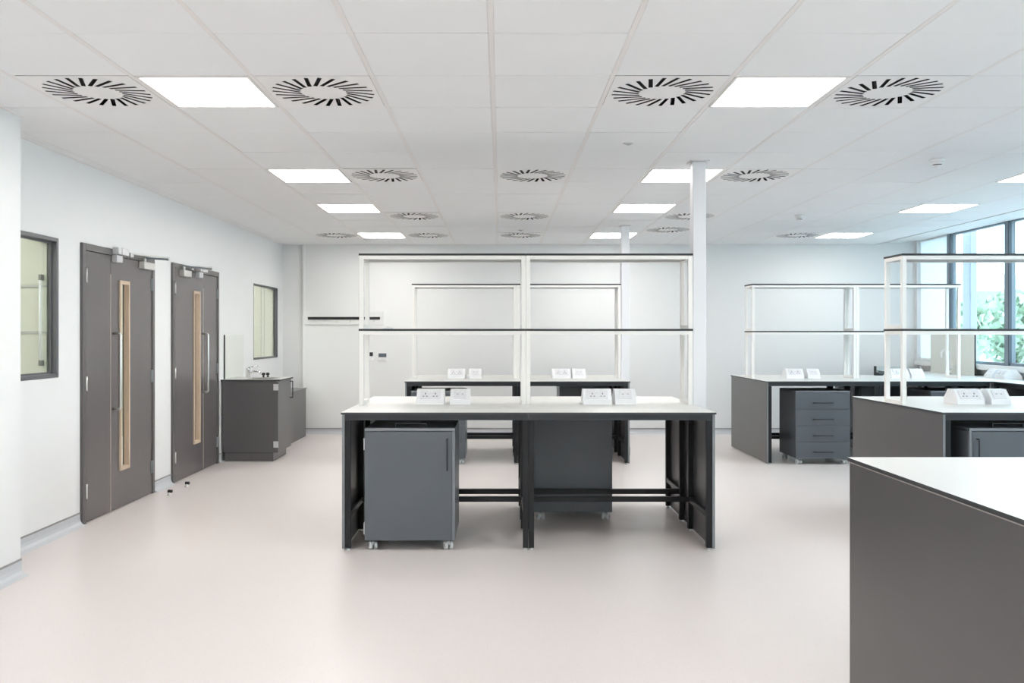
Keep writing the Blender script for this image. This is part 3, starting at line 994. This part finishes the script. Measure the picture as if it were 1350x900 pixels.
def make_pedestal(label, loc, kind='door', hinge='left', face='front'):
    t = thing('mobile_pedestal', label, 'cabinet', loc, 'mobile pedestals under the benches')
    if face == 'back':
        t.rotation_euler = (0, 0, PI)
    z0, z1 = 0.067, 0.804
    cb = MB()
    hingeleft = hinge == 'left'
    fy = 0.0
    cb.box(0, 0.018, 0.020, PD, z0, z1 - 0.019, M['ped'], 0.001)
    cb.box(PW - 0.018, PW, 0.020, PD, z0, z1 - 0.019, M['ped'], 0.001)
    cb.box(0.018, PW - 0.018, PD - 0.018, PD - 0.001, z0, z1 - 0.019, M['ped'])
    cb.box(0.018, PW - 0.018, 0.022, PD - 0.018, z0, z0 + 0.018, M['ped'])
    ca = cb.build('carcass', t)
    tp = b1(0, PW, 0.0, PD, z1 - 0.018, z1, M['ped'], 0.0012)
    tp.build('top_board', t)
    b1(0, PW, -0.0008, 0.0, z1 - 0.0175, z1 - 0.0005, M['ped_edge']).build('edging', t)
    if kind == 'door':
        # one side panel runs forward beside the inset door edge
        sx = (PW - 0.018, PW) if hingeleft else (0.0, 0.018)
        b1(sx[0], sx[1], 0.001, 0.0195, z0, z1 - 0.019, M['ped_edge'], 0.001).build('side_edge', t)
        dx = (0.001, PW - 0.0195) if hingeleft else (0.0195, PW - 0.001)
        dr = b1(dx[0], dx[1], 0.0, 0.019, z0, z1 - 0.022, M['ped'], 0.0015).build('door', t)
        hx = dx[1] - 0.030 if hingeleft else dx[0] + 0.030
        mb = MB()
        d_handle(mb, (hx, 0.0, 0.530), (hx, 0.0, 0.733), (0, -0.028, 0), 0.0055, M['handle'])
        mb.build('handle', dr)
        ex = -0.006 if hingeleft else PW + 0.006
        for z in (0.70, 0.145):
            a, b = sorted((ex, ex + (0.0058 if hingeleft else -0.0058)))
            hm = b1(a, b, -0.002, 0.045, z - 0.038, z + 0.038, M['silver_light'])
            hm.build('hinge', dr)
        mb = MB()
        d_handle(mb, (PW / 2 - 0.102, 0.075, z1), (PW / 2 + 0.102, 0.075, z1), (0, 0, 0.024), 0.0042, M['handle_grey'])
        mb.build('top_handle', t)
    elif kind == 'drawers':
        n_ = 4
        hgt = (z1 - 0.022 - z0) / n_
        for k in range(n_):
            a = z0 + hgt * k
            dr = b1(0.001, PW - 0.001, 0.0, 0.019, a + 0.001, a + hgt - 0.0015, M['ped'], 0.0015).build('drawer', t)
            b1(0.002, PW - 0.002, -0.0006, 0.0, a + hgt - 0.0040, a + hgt - 0.0018, M['ped_edge']).build('top_edge', dr)
            mb = MB()
            zc = a + hgt * 0.40
            d_handle(mb, (PW / 2 - 0.104, 0.0, zc), (PW / 2 + 0.104, 0.0, zc), (0, -0.028, 0), 0.0055, M['handle'])
            mb.build('handle', dr)
    for (cx, cy, yaw) in ((0.045, 0.055, 0.35), (PW - 0.05, 0.055, 0.35), (0.045, PD - 0.05, -0.4), (PW - 0.05, PD - 0.05, 0.2)):
        make_castor(t, cx, cy, z0, yaw)
    return t
make_pedestal('dark grey single door cabinet on castors under the left half of the near bench', (-0.894, 5.645, 0), 'door', 'left')
make_pedestal('dark grey cabinet on castors showing its plain back, right half of near bench', (0.256 + PW, 6.548 + PD, 0), 'door', 'left', 'back')
make_pedestal('dark grey drawer pedestal on castors under the left of the bench behind', (-0.980, 9.382, 0), 'drawers')
make_pedestal('dark grey cabinet on castors under the right of the bench behind', (0.706 + PW, 10.285 + PD, 0), 'door', 'left', 'back')
make_pedestal('dark grey cabinet with left handle under the nearer right bench', (3.080, 5.645, 0), 'door', 'right')
make_pedestal('dark blue grey four drawer pedestal on castors at the back right bench', (3.222, 9.382, 0), 'drawers')
make_pedestal('dark cabinet half hidden under the far right half of the back right bench', (4.70, 9.385, 0), 'door', 'left')
make_pedestal('dark cabinet turned away behind the middle legs of the back right bench', (4.215 + PW, 10.285 + PD, 0), 'door', 'left', 'back')

# ------------------------------------------------------------------ window bench
t = thing('window_bench', 'white topped bench running along under the windows', 'bench', (5.372, 7.30, 0))
L = YB - 0.012 - 7.30
MB().box(0, 0.606, 0, L, BH - 0.013, BH, M['core'], 0.0, M['top']).build('worktop', t)
b1(0.012, 0.606, 0.0, 0.018, 0.012, BH - 0.0145, M['gable'], 0.001).build('end_panel', t)
b1(0.012, 0.048, 0.02, 2.08, 0.8555, 0.8945, M['leg'], 0.001).build('top_rail', t)
b1(0.012, 0.048, 3.56, L, 0.8555, 0.8945, M['leg'], 0.001).build('top_rail', t)
b1(0.588, 0.604, 0.02, L, 0.10, BH - 0.015, M['gable']).build('back_panel', t)
for yy in (0.02, 1.0, 2.04, 3.58, 4.90):
    lg = link('leg', leg_me, t, (0.012, yy, 0))
    link('foot', foot_me, lg, (0.018, 0.018, 0))
# tall splashback and swan neck tap at the sink position
sp = thing('splashback', 'grey green upright splashback panel standing before the windows', 'splashback', (5.872, 10.64, BH))
b1(0, 0.014, 0.012, 1.10, 0.0, 0.515, M['splash'], 0.001).build('panel', sp)
b1(0, 0.014, 0.0, 0.0115, 0.0, 0.515, M['dark_edge']).build('edge_band', sp)
tp = thing('swan_neck_tap', 'white swan neck lab tap before the grey green splashback', 'tap', (5.80, 11.10, BH))
MB().lathe([(0.024, 0.0), (0.024, 0.012), (0.014, 0.018), (0.014, 0.05)], m=M['plastic'], n=16).build('base', tp)
pts = [(0, 0, 0.04), (0, 0, 0.26)]
for k in range(1, 13):
    a = PI * k / 12
    pts.append((-0.055 + 0.055 * math.cos(a), 0, 0.26 + 0.055 * math.sin(a)))
pts.append((-0.11, 0, 0.20))
MB().tube(pts, 0.011, 10, M['plastic']).build('spout', tp)
MB().cyl((0, 0, 0.09), (0, -0.05, 0.09), 0.008, n=10, m=M['plastic']).cyl((0, -0.05, 0.09), (0, -0.066, 0.09), 0.018, n=12, m=M['plastic']).build('lever', tp)

# clear screen with a black foot behind the back right bench's sockets
t = thing('acrylic_screen', 'low clear acrylic screen with black end bracket on the back right bench', 'screen', (4.68, 10.76, BH))
b1(0.012, 0.565, -0.003, 0.003, 0.004, 0.112, M['acrylic']).build('panel', t)
mb = MB()
mb.box(0, 0.012, -0.035, 0.02, 0, 0.116, M['rubber'], 0.002)
mb.box(0.012, 0.10, -0.03, -0.004, 0, 0.014, M['rubber'], 0.003)
mb.prism([(0.012, 0.014), (0.07, 0.014), (0.012, 0.045)], 'y', -0.028, -0.006, M['rubber'])
mb.build('bracket', t)
b1(0.565, 0.577, -0.02, 0.02, 0, 0.116, M['cable'], 0.002).build('end_post', t)

# disc on the middle shelf
t = thing('plastic_disc', 'small pale domed disc lying on the middle shelf of the near shelving', 'disc', (-0.835, 6.36, BH + 0.5527))
MB().lathe([(0.040, 0.0), (0.040, 0.004), (0.030, 0.010), (0.008, 0.013)], m=M['castor'], n=24).build('body', t)
MB().lathe([(0.010, 0.0125), (0.009, 0.0155)], m=M['cable'], n=14).build('knob', t)

# ------------------------------------------------------------------ sink corner by the doors
t = thing('sink_cabinet', 'dark grey sink base cabinet past the second door', 'cabinet', (-3.11, 9.61, 0))
CWX, CWY = 0.62, 0.60
mb = MB()
mb.box(0, CWX - 0.021, 0, 0.018, 0.10, 0.897, M['gable'], 0.001)
mb.box(0, CWX - 0.021, CWY - 0.018, CWY, 0.10, 0.897, M['gable'], 0.001)
mb.box(0, 0.012, 0.018, CWY - 0.018, 0.10, 0.897, M['gable'])
mb.box(0.012, CWX - 0.021, 0.018, CWY - 0.018, 0.10, 0.118, M['gable'])
mb.build('carcass', t)
b1(0.02, CWX - 0.055, 0.008, CWY - 0.01, 0.0, 0.0995, M['gable'], 0.006).build('plinth', t)
dr = b1(CWX - 0.020, CWX, 0.001, CWY - 0.001, 0.10, 0.893, M['gable'], 0.0015).build('door', t)
mb = MB()
d_handle(mb, (CWX, CWY - 0.05, 0.675), (CWX, CWY - 0.05, 0.868), (0.032, 0, 0), 0.0065, M['handle'])
mb.build('handle', dr)
for z in (0.83, 0.19):
    hm = MB()
    hm.box(CWX - 0.05, CWX - 0.012, -0.004, 0.0005, z - 0.035, z + 0.035, M['silver_light'])
    hm.box(CWX - 0.014, CWX + 0.004, -0.006, 0.006, z - 0.035, z + 0.035, M['silver_light'])
    hm.build('hinge', dr)
t = thing('sink_worktop', 'thin white worktop with dark edge on the sink base cabinet', 'worktop', (-3.128, 9.60, 0.8975))
mb = MB()
for (a, b, c, d) in ((0, 0.66, 0.0, 0.12), (0, 0.66, 0.46, 0.62), (0, 0.22, 0.12, 0.46), (0.54, 0.66, 0.12, 0.46)):
    mb.box(a, b, c, d, 0.0, 0.018, M['core'], 0.0, M['top'])
mb.build('board', t)
bowl = MB()
for (a, b, c, d, e, f) in ((0.22, 0.54, 0.12, 0.46, -0.122, -0.12), (0.22, 0.222, 0.12, 0.46, -0.12, 0.0195), (0.538, 0.54, 0.12, 0.46, -0.12, 0.0195),
                           (0.222, 0.538, 0.12, 0.122, -0.12, 0.0195), (0.222, 0.538, 0.458, 0.46, -0.12, 0.0195)):
    bowl.box(a, b, c, d, e, f, M['steel'])
bowl.cyl((0.38, 0.29, -0.1199), (0.38, 0.29, -0.117), 0.03, n=16, m=M['chrome'])
bowl.build('sink_bowl', t)
t = thing('splashback', 'pale splashback panel with dark edge fixed on the wall above the sink', 'splashback', (XL + 0.001, 9.71, 0.916))
b1(0, 0.014, 0.012, 0.69, 0, 0.50, M['splash'], 0.001).build('panel', t)
b1(0, 0.014, 0.0, 0.0115, 0, 0.50, M['dark_edge']).build('edge_band', t)
# lever tap
t = thing('lever_tap', 'chrome lever mixer tap on the sink worktop', 'tap', (-2.955, 10.06, 0.9155))
MB().lathe([(0.026, 0.0), (0.026, 0.006), (0.028, 0.010), (0.026, 0.085), (0.029, 0.092), (0.024, 0.112)], m=M['chrome'], n=20).build('body', t)
MB().tube([(0.0, 0, 0.060), (0.07, 0, 0.072), (0.125, 0, 0.066), (0.140, 0, 0.052)], 0.017, 10, M['chrome']).build('spout', t)
MB().tube([(0.0, 0, 0.115), (0.05, 0, 0.128), (0.115, 0, 0.140)], 0.010, 8, M['chrome']).build('lever', t)
# pair of black capped outlets
for i, (x, yy, lab) in enumerate(((-2.80, 10.15, 'small black cap on the sink worktop nearer the tap'), (-2.755, 10.17, 'small black cap on the sink worktop farther from the tap'))):
    t = thing('black_cap', lab, 'cap', (x, yy, 0.9155), 'black caps on the sink worktop')
    MB().lathe([(0.014, 0.0), (0.012, 0.012), (0.009, 0.024)], m=M['rubber'], n=14).build('stem', t)
    MB().lathe([(0.014, 0.022), (0.021, 0.030), (0.021, 0.046), (0.012, 0.053)], m=M['rubber'], n=16).build('knob', t)
# low boxing along the wall
t = thing('low_boxing', 'low dark grey boxing along the wall beyond the sink cabinet', 'boxing', (XL + 0.001, 10.222, 0))
b1(0, 0.405, 0, 1.80, 0, 0.662, M['gable'], 0.001).build('casing', t)
b1(0, 0.418, 0.0, 1.812, 0.6625, 0.675, M['gable'], 0.002).build('top_board', t)
# wall socket beside the cabinet
t = thing('wall_socket', 'small white socket plate low on the wall beside the sink cabinet', 'socket', (XL + 0.0005, 9.547, 0.44))
b1(0, 0.009, -0.042, 0.042, 0, 0.085, M['plastic'], 0.002).build('plate', t)
b1(0.009, 0.013, -0.010, 0.010, 0.05, 0.07, M['plastic_face']).build('rocker_switch', t)

# ------------------------------------------------------------------ end wall fittings
t = thing('coat_rail', 'white backboard with a black coat hook rail on the end wall', 'coat rail', (-2.795, YB - 0.0005, 1.56))
b1(0, 1.125, -0.018, 0, 0, 0.185, M['wall'], 0.002).build('backboard', t)
b1(0.045, 1.075, -0.030, -0.018, 0.072, 0.110, M['rubber'], 0.002).build('rail', t)
for k in range(6):
    x = 0.14 + k * 0.17
    mb = MB()
    mb.tube([(x, -0.018, 0.062), (x, -0.045, 0.050), (x, -0.060, 0.030), (x, -0.052, 0.046)], 0.0035, 6, M['steel'])
    mb.build('hook', t)
def stat(x, z, w_, h_, label, part):
    t = thing('wall_controller', label, 'thermostat', (x, YB - 0.0005, z), 'wall controllers')
    b1(0, w_, -0.022, 0, 0, h_, M['plastic'], 0.003).build('housing', t)
    b1(0.004, w_ - 0.004, -0.0235, -0.022, h_ * 0.48, h_ - 0.004, M['screen'] if part == 'screen' else M['rubber']).build('screen', t)
    b1(w_ * 0.3, w_ * 0.7, -0.025, -0.022, h_ * 0.14, h_ * 0.30, M['plastic_face']).build('button', t)
stat(-1.902, 1.055, 0.085, 0.115, 'white wall controller with a black top, beside the shelving post', 'dark')
stat(-1.745, 1.040, 0.120, 0.115, 'white wall controller with a blue grey screen on the end wall', 'screen')
